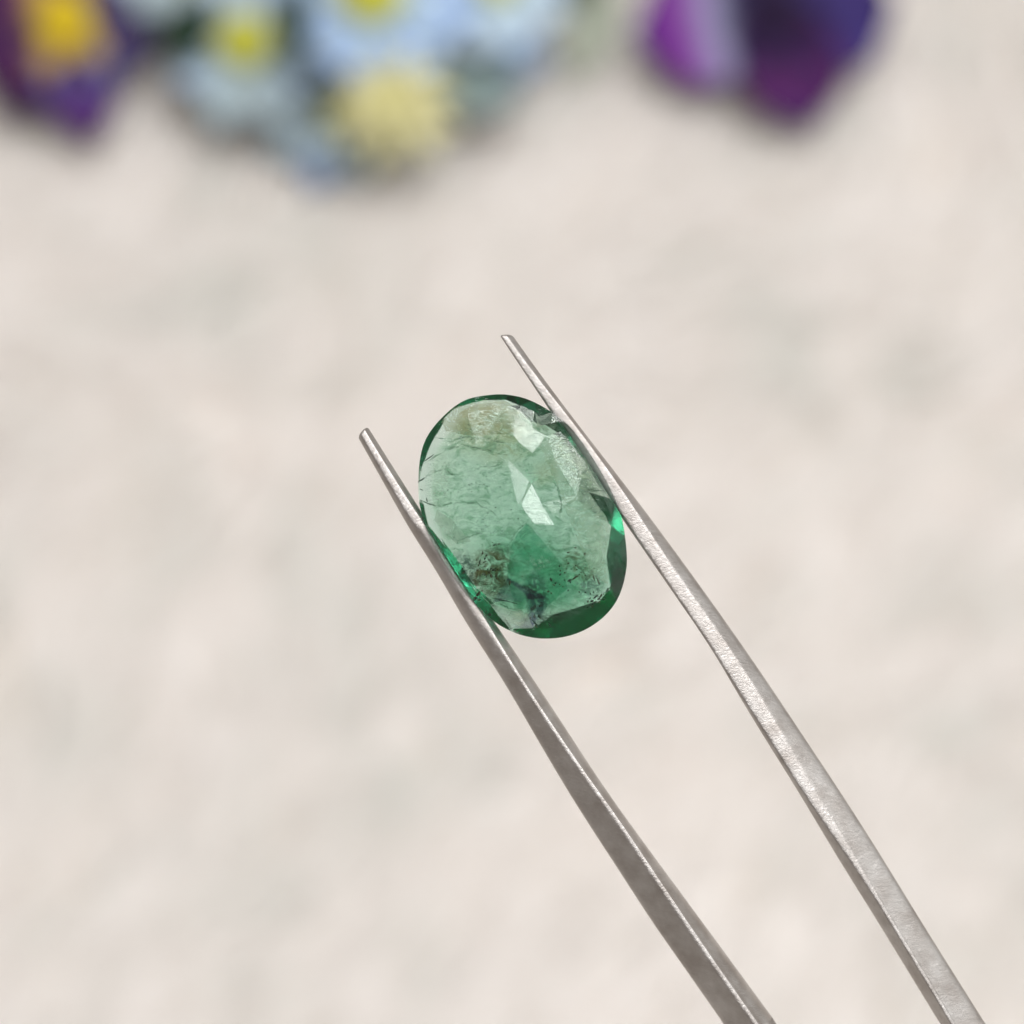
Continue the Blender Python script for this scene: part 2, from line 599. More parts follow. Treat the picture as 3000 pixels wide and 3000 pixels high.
film("stain", (500, 1370), 200, 150, 55, 0.0, film_material("blue_grey_stain", (0.16, 0.25, 0.24), 1.0, 2400, 1.6, 35, .38, .56, 0, 12, (.3, 1.0)))
film("stain", (1400, 1500), 130, 150, 10, 0.0, film_material("grey_stain", (0.28, 0.33, 0.36), 0.8, 3400, 1.2, 10, .42, .6, 0, 13, (.3, 1.0)))
film("feather", (330, 720), 130, 260, 10, 0.15, film_material("pale_feather", (0.95, 0.97, 0.86), 0.65, 2200, 2.6, 35, .44, .66, 1, 14, (.3, 1.0)))
film("feather", (1040, 1320), 110, 60, 0, 0.20, film_material("bright_feather", (0.85, 0.98, 0.85), 0.6, 2600, 1.5, 20, .42, .60, 1, 15, (.3, 1.0)))
film("feather", (650, 1050), 300, 120, 20, 0.10, film_material("wispy_feather", (0.85, 0.97, 0.88), 0.55, 2500, 2.2, 30, .48, .66, 1, 16, (.3, 1.0)))
film("feather", (1270, 600), 110, 360, -37, 0.05, film_material("pale_yellow_feather", (0.90, 0.92, 0.72), 0.6, 1500, 1.2, 30, .34, .60, 1, 19, (.3, 1.0)))
film("feather", (880, 1720), 130, 90, -30, 0.0, film_material("cream_feather", (0.95, 0.90, 0.78), 0.75, 1800, 1.2, 30, .34, .60, 1, 17, (.3, 1.0)))
film("feather", (1430, 1250), 70, 300, 5, 0.0, film_material("pale_side_feather", (0.88, 0.92, 0.76), 0.5, 2000, .5, 10, .36, .62, 1, 18, (.3, 1.0)))


def zone(name, poly, z, colour, alpha, scatter=0.0):
    """a flat straight-edged tint sheet that paints the tone of back facets"""
    P = [Vector(cr(*p)) - CEN for p in poly]
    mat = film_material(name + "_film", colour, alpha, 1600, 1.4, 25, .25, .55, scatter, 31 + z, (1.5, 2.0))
    verts = [(p.x, p.y, z * MM) for p in P] + [(p.x, p.y, (z - .05) * MM) for p in P]
    n = len(P)
    return link(name, mesh(name, verts[:n], [tuple(range(n))], False, [(0, 0)] * n), mat, stone)


zone("facet_tone", [(965, 1045), (845, 1180), (812, 1420), (880, 1640), (1060, 1660), (1235, 1500), (1190, 1330)], -.18, (0.42, 0.74, 0.62), .95)  # tones seen through the back facets, painted as flat tint sheets
zone("facet_tone", [(1010, 330), (1110, 402), (1330, 760), (1505, 1000), (1530, 1090), (1490, 1300), (1520, 1480), (1400, 1400), (1240, 1000), (1110, 640), (1000, 480)], -.12, (0.90, 0.90, 0.72), .34, 1)
zone("facet_tone", [(320, 950), (300, 1020), (450, 1180), (560, 1170), (430, 1020)], -.10, (0.92, 0.90, 0.80), .55, 1)
zone("facet_tone", [(700, 1612), (840, 1790), (1000, 1782), (960, 1690), (800, 1640)], -.10, (0.92, 0.90, 0.80), .55, 1)
zone("facet_tone", [(460, 230), (640, 185), (790, 190), (900, 270), (860, 420), (600, 430), (380, 400), (350, 330)], -.15, (0.86, 0.80, 0.60), .5, 1)


def mineral(name, colour):
    m, nt, out = new_mat(name)
    b = N(nt, "ShaderNodeBsdfPrincipled")
    b.inputs['Base Color'].default_value = (*colour, 1)
    setin(b, Roughness=0.7)
    nt.links.new(b.outputs[0], out.inputs[0])
    return m


DARK = mineral("black_mineral", (0.012, 0.012, 0.010))
BROWN = mineral("brown_mineral", (0.055, 0.032, 0.012))
FISSURE = mineral("dark_green_fissure", (0.020, 0.055, 0.035))
SPECKS = [
    # x, y, length, width, angle, material, depth
    (640, 1256, 26, 16, 70, 1, .3), (655, 1292, 24, 18, 40, 0, .3), (668, 1270, 20, 14, 30, 1, .3), (626, 1308, 24, 15, 65, 0, .3), (614, 1338, 20, 15, 75, 1, .3),
    (608, 1372, 20, 15, 20, 1, .3), (722, 1198, 40, 11, 25, 0, .3), (756, 1190, 34, 10, 10, 1, .3), (700, 1412, 38, 22, 120, 1, .25), (742, 1432, 30, 16, 140, 1, .25),
    (832, 1462, 20, 40, 0, 1, .25), (690, 1385, 22, 14, 45, 1, .25), (1122, 1440, 16, 40, 25, 0, .3), (1140, 1478, 30, 14, 150, 1, .3), (1154, 1464, 20, 18, 0, 0, .3),
    (1250, 1447, 44, 14, 28, 0, .3), (1288, 1426, 70, 20, 30, 1, .3), (1178, 1346, 16, 18, 0, 0, .3), (1184, 1378, 12, 16, 20, 1, .3), (1238, 1250, 26, 16, 0, 1, .3),
    (1292, 1216, 20, 16, 0, 1, .3), (1354, 1258, 26, 16, 40, 1, .3), (1408, 1592, 26, 26, 30, 0, 0.1), (1410, 1610, 24, 18, 10, 0, 0.1), (1378, 1634, 22, 14, 20, 0, 0.1),
    (1432, 1562, 58, 13, 38, 0, .15), (1470, 1556, 46, 16, 60, 1, .12), (1490, 1580, 40, 14, 20, 0, .08), (1420, 1430, 16, 56, 20, 1, .2), (1450, 1450, 14, 70, 28, 1, .2),
    (612, 1540, 44, 30, 60, 1, .1), (596, 1572, 34, 30, 30, 0, .1), (580, 1586, 28, 22, 0, 0, .05), (636, 1520, 22, 14, 45, 1, .1), (694, 1686, 32, 22, 10, 0, 0),
    (670, 1668, 18, 12, 0, 0, 0), (1122, 1534, 10, 18, 0, 1, .3), (1016, 1750, 96, 16, -45, 2, .1), (1040, 1700, 60, 30, -40, 2, .0), (1110, 1760, 80, 14, -30, 2, .0),
    (1000, 1640, 60, 36, 60, 2, .1), (880, 240, 18, 13, 40, 0, .3), (565, 456, 18, 12, 20, 1, .4), (741, 456, 14, 10, 0, 1, .4), (545, 350, 30, 8, -60, 1, .4),
    (562, 383, 18, 7, 10, 0, .4), (765, 790, 10, 12, 0, 2, .4), (1204, 750, 8, 10, 0, 0, .4), (218, 737, 78, 11, 33, 2, .12), (186, 752, 16, 22, 0, 0, .02),
    (212, 808, 44, 9, -20, 2, .12), (262, 905, 140, 9, -22, 2, .1), (265, 585, 150, 9, 35, 2, .1), (252, 880, 12, 40, 10, 2, .1), (1410, 820, 190, 7, 4, 2, .1),
    (1208, 488, 40, 9, 55, 2, .25), (800, 1590, 260, 9, -12, 2, .1),
]


r1 = random.Random(21)
for cx_, cy_, rr_, n_ in ((600, 1555, 34, 9), (700, 1400, 95, 14), (1420, 1590, 60, 12), (1320, 1400, 110, 14), (1200, 1440, 90, 8), (1010, 1690, 90, 10), (640, 1300, 40, 7), (500, 1420, 70, 8)):
    for _ in range(n_):
        SPECKS.append((cx_ + r1.gauss(0, rr_ * .6), cy_ + r1.gauss(0, rr_ * .6), r1.uniform(10, 26), r1.uniform(8, 15), r1.uniform(0, 90), r1.choice((0, 1, 1)), r1.uniform(-.4, .4)))
for _ in range(46):
    t, q = r1.uniform(0, 6.283), r1.random() ** .6
    SPECKS.append((915 + 560 * q * math.cos(t), 1040 + 700 * q * math.sin(t), r1.uniform(7, 15), r1.uniform(6, 9), r1.uniform(0, 60), r1.choice((1, 2, 2)), r1.uniform(-.6, .8)))


def speck_mesh(seed):
    bm = bmesh.new()
    bmesh.ops.create_icosphere(bm, subdivisions=1, radius=1.0)
    r0 = random.Random(seed)
    for v in bm.verts: v.co *= r0.uniform(0.55, 1.15)
    me = bpy.data.meshes.new("inclusion")
    bm.to_mesh(me); bm.free()
    return me


def fissure_material():
    m, nt, out = new_mat("fissure_wall")
    tr = N(nt, "ShaderNodeBsdfTransparent")
    t2 = N(nt, "ShaderNodeBsdfTransparent"); t2.inputs[0].default_value = (0.16, 0.30, 0.20, 1)
    mx = N(nt, "ShaderNodeMixShader")
    tc = N(nt, "ShaderNodeTexCoord")
    n1 = setin(N(nt, "ShaderNodeTexNoise"), Scale=3500.0, Detail=3.0)
    nt.links.new(tc.outputs['Object'], n1.inputs['Vector'])
    r = ramp(nt, [(.35, (.05,) * 3), (.65, (.8,) * 3)], n1.outputs['Fac'])
    nt.links.new(r.outputs[0], mx.inputs[0]); nt.links.new(tr.outputs[0], mx.inputs[1]); nt.links.new(t2.outputs[0], mx.inputs[2])
    nt.links.new(mx.outputs[0], out.inputs[0])
    return m


FISSURE_WALL = fissure_material()
CRACKS = [
    [(200, 635), (330, 560), (420, 520), (520, 500), (700, 540), (800, 560), (900, 520)], [(300, 440), (420, 462), (560, 440), (740, 470), (830, 490)],
    [(192, 748), (235, 720), (300, 690), (400, 650)], [(200, 880), (330, 925), (420, 905), (560, 900), (700, 960), (740, 990)],
    [(1330, 822), (1400, 810), (1500, 816)], [(450, 1180), (560, 1130), (640, 1090), (700, 1040)], [(830, 1180), (860, 1130), (960, 1040)],
    [(1130, 1060), (1180, 1000), (1190, 880), (1150, 760)], [(670, 1600), (780, 1620), (900, 1660), (960, 1690)], [(980, 1480), (1000, 1560), (1060, 1640), (1020, 1720)],
    [(1150, 1690), (1300, 1650), (1440, 1620)], [(1240, 1250), (1330, 1370), (1400, 1480)], [(560, 680), (640, 650), (740, 640), (800, 600)],
    [(380, 640), (420, 700), (500, 720)], [(480, 800), (560, 770), (690, 790)], [(640, 1250), (700, 1195), (790, 1190), (825, 1260)], [(700, 1400), (760, 1450), (690, 1540), (610, 1550)],
    [(430, 1300), (520, 1400), (600, 1470)], [(820, 1420), (790, 1520), (690, 1560)],
]
for i, line in enumerate(CRACKS):
    r0 = random.Random(100 + i)
    P = [Vector((*(Vector(cr(*p[:2])) - CEN), 0)) for p in catmull([(x, y, 0) for x, y in line], 26)]
    for q in P: q.x += r0.gauss(0, 4.5) * .41408 * S; q.y += r0.gauss(0, 4.5) * .41408 * S
    z0 = r0.uniform(.0, .25) * MM
    V, F = [], []
    for k, q in enumerate(P):
        t = (P[min(k + 1, 25)] - P[max(k - 1, 0)]).normalized()
        w = (2 + 9 * r0.random() ** 2) * math.sin(math.pi * (k + .5) / 26) ** .5 * .41408 * S
        sd = Vector((-t.y, t.x, 0)) * w
        V += [q + sd + Vector((0, 0, z0)), q - sd + Vector((0, 0, z0 - .12 * MM))]
        if k: n = len(V); F.append((n - 4, n - 3, n - 1, n - 2))
    link("fissure", mesh("fissure", V, F), FISSURE_WALL, stone)

kp = 0.41408 * S
for i, (x, y, ln, wd, ang, mi, zz) in enumerate(SPECKS):
    p = Vector(cr(x, y)) - CEN
    thick = min(ln, wd) * 0.35
    m = Matrix.Translation((p.x, p.y, zz * 0.3 * MM)) @ Matrix.Rotation(R(ang), 4, 'Z') @ Matrix.Diagonal((ln * .5 * kp, wd * .5 * kp, thick * kp, 1))
    link("inclusion" if mi < 2 else "fissure", speck_mesh(i), (DARK, BROWN, FISSURE)[mi], stone, m)


# ------------------------------------------------------------------ the tweezers
def steel_material():
    m, nt, out = new_mat("satin_steel")
    tc = N(nt, "ShaderNodeTexCoord")
    mp = N(nt, "ShaderNodeMapping")
    mp.inputs['Scale'].default_value = (6500, 4200, 1)
    nt.links.new(tc.outputs['UV'], mp.inputs[0])
    n1 = setin(N(nt, "ShaderNodeTexNoise"), Scale=1.0, Detail=5.0, Roughness=0.7, Distortion=1.2)
    nt.links.new(mp.outputs[0], n1.inputs['Vector'])
    n2 = setin(N(nt, "ShaderNodeTexNoise"), Scale=900.0, Detail=3.0)
    nt.links.new(tc.outputs['Object'], n2.inputs['Vector'])
    b = N(nt, "ShaderNodeBsdfPrincipled")
    b.inputs['Metallic'].default_value = 1.0
    r = ramp(nt, [(0.3, (0.36, 0.335, 0.315)), (0.7, (0.49, 0.475, 0.46))], n2.outputs['Fac'])
    nt.links.new(r.outputs[0], b.inputs['Base Color'])
    rr = ramp(nt, [(0.3, (0.40,) * 3), (0.7, (0.54,) * 3)], n1.outputs['Fac'])
    nt.links.new(rr.outputs[0], b.inputs['Roughness'])
    bp = setin(N(nt, "ShaderNodeBump"), Strength=0.65, Distance=0.00006)
    nt.links.new(n1.outputs['Fac'], bp.inputs['Height'])
    nt.links.new(bp.outputs[0], b.inputs['Normal'])
    nt.links.new(b.outputs[0], out.inputs[0])
    return m


STEEL = steel_material()
R_LEFT = [(1468, 988), (1490, 1024), (1545, 1104), (1588, 1168), (1617, 1213), (1646, 1256), (1690, 1318), (1755, 1414), (1798, 1483), (1830, 1530),
          (1871, 1591), (1912, 1648), (1948, 1700), (1985, 1757), (2026, 1813), (2065, 1870), (2104, 1930), (2137, 1990), (2171, 2048), (2256, 2186), (2344, 2325), (2457, 2513), (2580, 2709), (2758, 3000)]
R_RIDGE = [(1486, 986), (1510, 1022), (1568, 1100), (1617, 1160), (1690, 1252), (1762, 1350), (1835, 1452), (1890, 1540), (1935, 1608), (1974, 1666), (2018, 1731), (2070, 1800),
           (2122, 1876), (2161, 1933), (2199, 1990), (2242, 2060), (2333, 2215), (2412, 2350), (2492, 2478), (2583, 2638), (2697, 2826), (2800, 3000)]
R_RIGHT = [(1505, 986), (1530, 1022), (1581, 1092), (1625, 1152), (1654, 1190), (1690, 1238), (1726, 1284), (1798, 1375), (1840, 1430), (1885, 1487),
           (1933, 1552), (1982, 1618), (2031, 1686), (2096, 1775), (2150, 1853), (2212, 1940), (2287, 2052), (2412, 2240), (2460, 2312), (2583, 2504), (2697, 2691), (2891, 3000)]
L_LEFT = [(1051, 1286), (1066, 1312), (1083, 1345), (1108, 1388), (1135, 1434), (1160, 1482), (1186, 1531), (1228, 1597), (1262, 1647), (1295, 1703),
          (1357, 1815), (1429, 1925), (1500, 2040), (1559, 2143), (1688, 2361), (1843, 2600), (1900, 2691), (2010, 2848), (2116, 3000)]
L_RIDGE = [(1072, 1262), (1090, 1295), (1116, 1336), (1149, 1388), (1190, 1453), (1234, 1519), (1284, 1597), (1320, 1654), (1357, 1711), (1427, 1822), (1471, 1896),
           (1530, 1990), (1600, 2097), (1714, 2263), (1818, 2407), (1947, 2600), (2071, 2784), (2222, 3000)]
L_RIGHT = [(1080, 1256), (1100, 1287), (1132, 1339), (1158, 1381), (1186, 1424), (1207, 1455), (1230, 1490), (1256, 1537), (1294, 1600), (1332, 1656),
           (1376, 1722), (1420, 1784), (1467, 1850), (1500, 1900), (1560, 1990), (1611, 2066), (1766, 2304), (1869, 2449), (1945, 2553), (2109, 2776), (2273, 3000)]
JOINT = (5200, 7090)


def chaikin(P, n):
    for _ in range(n):
        Q = []
        for i in range(len(P)):
            a, b = P[i], P[(i + 1) % len(P)]
            Q.append((a[0] * .75 + b[0] * .25, a[1] * .75 + b[1] * .25))
            Q.append((a[0] * .25 + b[0] * .75, a[1] * .25 + b[1] * .75))
        P = Q
    return P


def lerp_sections(keys, t):
    for (t0, a), (t1, b) in zip(keys, keys[1:]):
        if t <= t1 or (t1, b) == keys[-1]:
            f = min(max((t - t0) / (t1 - t0), 0), 1)
            f = f * f * (3 - 2 * f)
            return [(p[0] + (q[0] - p[0]) * f, p[1] + (q[1] - p[1]) * f) for p, q in zip(a, b)]


def arm(name, left, ridge, right, keys, parent, side):
    extra_l, extra_r = [], []
    l0, r0 = Vector(left[-1]), Vector(right[-1])
    c0, w0 = (l0 + r0) / 2, (r0 - l0).length
    J = Vector(JOINT) + Vector((side * 60, -side * 40))
    ax = (J - c0).normalized(); pr = Vector((ax.y, -ax.x)) * 1.0
    if pr.dot(r0 - l0) < 0: pr = -pr
    for f, w in ((.12, 1.12), (.3, 1.4), (.55, 1.8), (.8, 1.9), (1.0, 1.6)):
        bow = Vector((side * 90, -side * 60)) * math.sin(math.pi * f)
        c = c0.lerp(J, f) + bow
        extra_l.append(tuple(c - pr * w0 * w * .42)); extra_r.append(tuple(c + pr * w0 * w * .42))
    rid0 = (Vector(ridge[-1]) - l0).length / w0
    n = 260
    Lp = catmull([(*px(*p), 0) for p in left] , n)
    Rp = catmull([(*px(*p), 0) for p in right], n)
    Mp = catmull([(*px(*p), 0) for p in ridge], n)
    def smooth(P):
        for _ in range(140):
            P = [P[0]] + [(P[i - 1] + P[i] * 2 + P[i + 1]) / 4 for i in range(1, len(P) - 1)] + [P[-1]]
        return P
    Lp, Mp, Rp = smooth(Lp), smooth(Mp), smooth(Rp)
    Le = catmull([(*px(*left[-2]), 0), (*px(*left[-1]), 0)] + [(*px(*p), 0) for p in extra_l], 60)
    Re = catmull([(*px(*right[-2]), 0), (*px(*right[-1]), 0)] + [(*px(*p), 0) for p in extra_r], 60)
    k = next(i for i, p in enumerate(Le) if (p - Le[0]).length > (Vector(px(*left[-1])) - Vector(px(*left[-2]))).length * 1.02)
    Lp += Le[k:]; Rp += Re[k:]
    Mp += [a.lerp(b, rid0) for a, b in zip(Le[k:], Re[k:])]
    verts, uvs, faces = [], [], []
    s, ns = 0.0, 0
    m = None
    for i in range(len(Lp)):
        if i: s += ((Lp[i] + Rp[i]) / 2 - (Lp[i - 1] + Rp[i - 1]) / 2).length
        t = min(i / (n - 1), 1.0)
        sec = chaikin(lerp_sections(keys, t), 3)
        for _ in range(14):
            sec = [((sec[q - 1][0] + 2 * sec[q][0] + sec[(q + 1) % len(sec)][0]) / 4, (sec[q - 1][1] + 2 * sec[q][1] + sec[(q + 1) % len(sec)][1]) / 4) for q in range(len(sec))]
        w = (Rp[i] - Lp[i]).length
        u0, u1 = min(q[0] for q in sec), max(q[0] for q in sec)
        sec = [(2 * (q[0] - u0) / (u1 - u0), q[1]) for q in sec]
        m = len(sec)
        for j, (u, zz) in enumerate(sec):
            p = Lp[i].lerp(Mp[i], u) if u <= 1 else Mp[i].lerp(Rp[i], u - 1)
            verts.append((p.x, p.y, zz * w)); uvs.append((s, u * .5 * w + zz * w * .8))
        ns += 1
    for i in range(ns - 1):
        for j in range(m):
            a, b = i * m + j, i * m + (j + 1) % m
            faces.append((a, b, b + m, a + m))
    # rounded nose: two shrinking rings
    axis0 = ((Lp[0] + Rp[0]) / 2 - (Lp[2] + Rp[2]) / 2).normalized()
    cen = sum((Vector(v) for v in verts[:m]), Vector()) / m
    w = (Rp[0] - Lp[0]).length
    prev = list(range(m))
    for push, shr in ((0.10, 0.93), (0.17, 0.80), (0.21, 0.60)):
        k0 = len(verts)
        for j in range(m):
            v = cen + (Vector(verts[j]) - cen) * shr + axis0 * (push * w)
            verts.append(tuple(v)); uvs.append((-push * w, uvs[j][1]))
        for j in range(m):
            a, b = prev[j], prev[(j + 1) % m]
            faces.append((b, a, k0 + j, k0 + (j + 1) % m))
        prev = list(range(k0, k0 + m))
    faces.append(tuple(reversed(prev)))
    faces.append(tuple(range((ns - 1) * m, ns * m)))
    me = mesh(name, verts, faces, True, uvs)
    bm = bmesh.new(); bm.from_mesh(me)
    bmesh.ops.recalc_face_normals(bm, faces=bm.faces)
    bm.to_mesh(me); bm.free()
    return link(name, me, STEEL, parent)


tweezers = empty("tweezers", STONE_FRAME)
tag(tweezers, "satin steel tweezers holding the green stone by its edges", "tweezers")
# cross-sections: (across 0..1, height / width), anticlockwise from the lower left
# across: 0 = left silhouette, 1 = ridge, 2 = right silhouette
RS_TIP = [(.2, -.75), (.0, -.16), (.14, .03), (.30, .08), (.95, .085), (1.10, .05), (1.80, -.26), (2.0, -.44), (2.0, -.90), (1.2, -1.0), (.5, -.98)]
RS_MID = [(.7, -.75), (.0, -.18), (.08, .02), (.16, .07), (.96, .02), (1.08, -.01), (1.85, -.28), (2.0, -.44), (2.0, -.92), (1.5, -1.0), (.9, -.95)]
RS_LOW = [(.4, -.75), (.0, -.26), (.22, .00), (.30, .05), (.96, .01), (1.06, -.02), (1.90, -.27), (2.0, -.38), (2.0, -.90), (1.5, -1.0), (.6, -.95)]
RS_END = [(.1, -.85), (.0, -.40), (.62, -.06), (.70, .02), (.98, .00), (1.06, -.03), (1.92, -.30), (2.0, -.38), (2.0, -.88), (1.4, -.96), (.4, -.95)]
LS_TIP = [(.0, -.85), (.0, -.34), (.34, .02), (.46, .06), (.90, .045), (1.0, -.01), (1.12, -.24), (2.0, -.42), (2.0, -.80), (.9, -1.0)]
LS_MID = [(.0, -.90), (.0, -.40), (.42, .00), (.62, .07), (.88, .05), (1.0, -.02), (1.10, -.26), (1.9, -.46), (1.5, -.85), (.8, -1.0)]
LS_LOW = [(.0, -.90), (.0, -.42), (.10, -.31), (.76, .04), (.84, .09), (1.06, .065), (1.18, -.02), (2.0, -.28), (2.0, -.85), (1.0, -1.0)]
LS_END = [(.0, -.90), (.0, -.42), (.08, -.33), (.78, .06), (.86, .11), (1.05, .085), (1.16, .00), (2.0, -.22), (2.0, -.85), (1.0, -1.0)]
arm("arm", R_LEFT, R_RIDGE, R_RIGHT, [(0, RS_TIP), (.20, RS_TIP), (.45, RS_MID), (.62, RS_LOW), (.85, RS_END), (1.0, RS_END)], tweezers, 1)
arm("arm", L_LEFT, L_RIDGE, L_RIGHT, [(0, LS_TIP), (.13, LS_TIP), (.18, LS_MID), (.29, LS_MID), (.42, LS_LOW), (.70, LS_END), (1.0, LS_END)], tweezers, -1)


def joint_block():
    c = Vector(px(*JOINT)); a = (c - Vector(px(2510, 3000))).normalized(); p = Vector((a.y, -a.x))
    bm = bmesh.new()
    bmesh.ops.create_cube(bm, size=1)
    bmesh.ops.scale(bm, vec=(0.0085, 0.016, 0.0045), verts=bm.verts)
    bmesh.ops.bevel(bm, geom=bm.edges, offset=0.0008, segments=3, affect='EDGES')
    ang = math.atan2(a.y, a.x) - math.pi / 2
    bmesh.ops.rotate(bm, matrix=Matrix.Rotation(ang, 3, 'Z'), verts=bm.verts)
    q = c + a * 0.006
    bmesh.ops.translate(bm, vec=(q.x, q.y, -0.0014), verts=bm.verts)
    me = bpy.data.meshes.new("joint"); bm.to_mesh(me); bm.free()
    link("joint", me, STEEL, tweezers)


joint_block()


# ------------------------------------------------------------------ the silk flowers behind
def petal_material(name, stops, rough=0.75, vary=0.18):
    m, nt, out = new_mat(name)
    tc = N(nt, "ShaderNodeTexCoord")
    sp = N(nt, "ShaderNodeSeparateXYZ")
    nt.links.new(tc.outputs['UV'], sp.inputs[0])
    n1 = setin(N(nt, "ShaderNodeTexNoise"), Scale=260.0, Detail=3.0)
    nt.links.new(tc.outputs['Object'], n1.inputs['Vector'])
    f = math_n(nt, 'ADD', sp.outputs[0], math_n(nt, 'MULTIPLY', math_n(nt, 'SUBTRACT', n1.outputs['Fac'], .5), vary))
    r = ramp(nt, stops, f)
    b = N(nt, "ShaderNodeBsdfPrincipled")
    setin(b, Roughness=rough)
    b.inputs['Specular IOR Level'].default_value = 0.25
    nt.links.new(r.outputs[0], b.inputs['Base Color'])
    tl = N(nt, "ShaderNodeBsdfTranslucent")
    nt.links.new(r.outputs[0], tl.inputs[0])
    mx = N(nt, "ShaderNodeMixShader"); mx.inputs[0].default_value = 0.22
    nt.links.new(b.outputs[0], mx.inputs[1]); nt.links.new(tl.outputs[0], mx.inputs[2])
    nt.links.new(mx.outputs[0], out.inputs[0])
    return m


def petal_mesh(name, L, W, curl=0.1, cup=0.15, blunt=0.5, ruffle=0.0, seed=0, nu=9, nv=7, thick=0.00025, base=0.18):
    """a petal or leaf along +x with real thickness; uv.x runs from base to tip"""
    verts, uvs, faces = [], [], []
    for sgn in (1, -1):
        for i in range(nu + 1):
            u = i / nu
            body = math.sin(math.pi * min(1, (u * (1 - .5 * blunt) + .02)) ** 0.8) if blunt < 1 else 1
            w = W * .5 * max(base * (1 - u), math.sin(math.pi * (0.06 + 0.90 * u ** (1.0 + blunt))) ** (0.75))
            if blunt > .7:                                          # broad rounded petal
                w = W * .5 * (base + (1 - base) * math.sin(math.pi * .5 * min(u / .55, 1)) if u < .55 else max(1 - ((u - .55) / .45) ** 2, .004) ** .5)
            for j in range(nv + 1):
                v = 2 * j / nv - 1
                lap = 1 - 0.10 * v * v * u
                rz = ruffle * W * u * math.sin(v * 7 + seed) * abs(v)
                verts.append((L * u * lap, v * w, curl * L * u * u + cup * w * v * v + rz + sgn * thick * .5))
                uvs.append((u, j / nv))
    n1 = (nu + 1) * (nv + 1)
    idx = lambda s, i, j: s * n1 + i * (nv + 1) + j
    for i in range(nu):
        for j in range(nv):
            faces.append((idx(0, i, j), idx(0, i + 1, j), idx(0, i + 1, j + 1), idx(0, i, j + 1)))
            faces.append((idx(1, i, j), idx(1, i, j + 1), idx(1, i + 1, j + 1), idx(1, i + 1, j)))
        for j in (0, nv):
            q = (idx(0, i, j), idx(1, i, j), idx(1, i + 1, j), idx(0, i + 1, j))
            faces.append(q if j == 0 else tuple(reversed(q)))
    for i in (0, nu):
        for j in range(nv):
            q = (idx(0, i, j), idx(0, i, j + 1), idx(1, i, j + 1), idx(1, i, j))
            faces.append(q if i == 0 else tuple(reversed(q)))
    return mesh(name, verts, faces, True, uvs)


def disc_mesh(name, r, h, bumps=0.12):
    bm = bmesh.new()
    bmesh.ops.create_icosphere(bm, subdivisions=3, radius=1)
    for v in bm.verts:
        d = 1 + bumps * noise.noise(v.co * 6)
        v.co = Vector((v.co.x * r * d, v.co.y * r * d, v.co.z * h * d))
    for f in bm.faces: f.smooth = True
    me = bpy.data.meshes.new(name); bm.to_mesh(me); bm.free()
    return me


def tube_mesh(name, pts, r):
    P = catmull(pts, 16)
    verts, faces = [], []
    for i, p in enumerate(P):
        t = (P[min(i + 1, 15)] - P[max(i - 1, 0)]).normalized()
        a = t.orthogonal().normalized(); b = t.cross(a)
        for k in range(8):
            an = 2 * math.pi * k / 8
            verts.append(p + a * (r * math.cos(an)) + b * (r * math.sin(an)))
    for i in range(15):
        for k in range(8):
            q, w = i * 8 + k, i * 8 + (k + 1) % 8
            faces.append((q, w, w + 8, q + 8))
    faces.append(tuple(range(7, -1, -1))); faces.append(tuple(range(120, 128)))
    return mesh(name, verts, faces)


GREEN_STEM = petal_material("stem_green", [(0, (.05, .10, .035)), (1, (.06, .12, .04))])
PXT = 0.0000775                                          # metres of table per picture pixel (1932 wide)


def head_frame(x, y, z, tilt_x=0, tilt_y=0):
    """root on the cloth under the flower, and the head's own frame above it"""
    p = at(x, y, z)
    root = Matrix.Translation((p.x, p.y, 0))
    head = Matrix.Translation((0, 0, z)) @ Matrix.Rotation(R(tilt_y), 4, 'Y') @ Matrix.Rotation(R(tilt_x), 4, 'X')
    return root, head


def img_angle(x0, y0, x1, y1):
    """direction in the picture -> angle about the vertical on the cloth"""
    a, b = at(x0, y0, 0), at(x1, y1, 0)
    return math.atan2(b.y - a.y, b.x - a.x)


def stem_for(root, z, dx, dy):
    link("stem", tube_mesh("stem", [(0, 0, z - .001), (dx * .15, dy * .15, z * .7), (dx * .5, dy * .5, .003), (dx, dy, .002)], 0.0009), GREEN_STEM, root)


def pansy(x, y, z, label, petals, eye_mat, eye_r, tilts=(0, 0)):
    rm, head = head_frame(x, y, z, *tilts)
    root = empty("pansy", rm)
    tag(root, label, "pansy", "purple silk pansies")
    for k, (tx, ty, wpx, mat, zo, curl, pl) in enumerate(petals):
        a = img_angle(x, y, tx, ty)
        L = (at(tx, ty, z) - at(x, y, z)).length
        me = petal_mesh("petal", L, wpx * PXT, curl, .18, .75, .05, k * 2.1, 20, 10, base=.62)
        o = link("petal", me, mat, root, head @ Matrix.Translation((0, 0, zo)) @ Matrix.Rotation(a, 4, 'Z'))
        if pl: o['label'] = pl
    link("eye", disc_mesh("eye", eye_r * PXT, eye_r * PXT * .5), eye_mat, root, head @ Matrix.Translation((0, 0, .0012)))
    stem_for(root, z, rng.uniform(-.01, .01), .05)
    return root


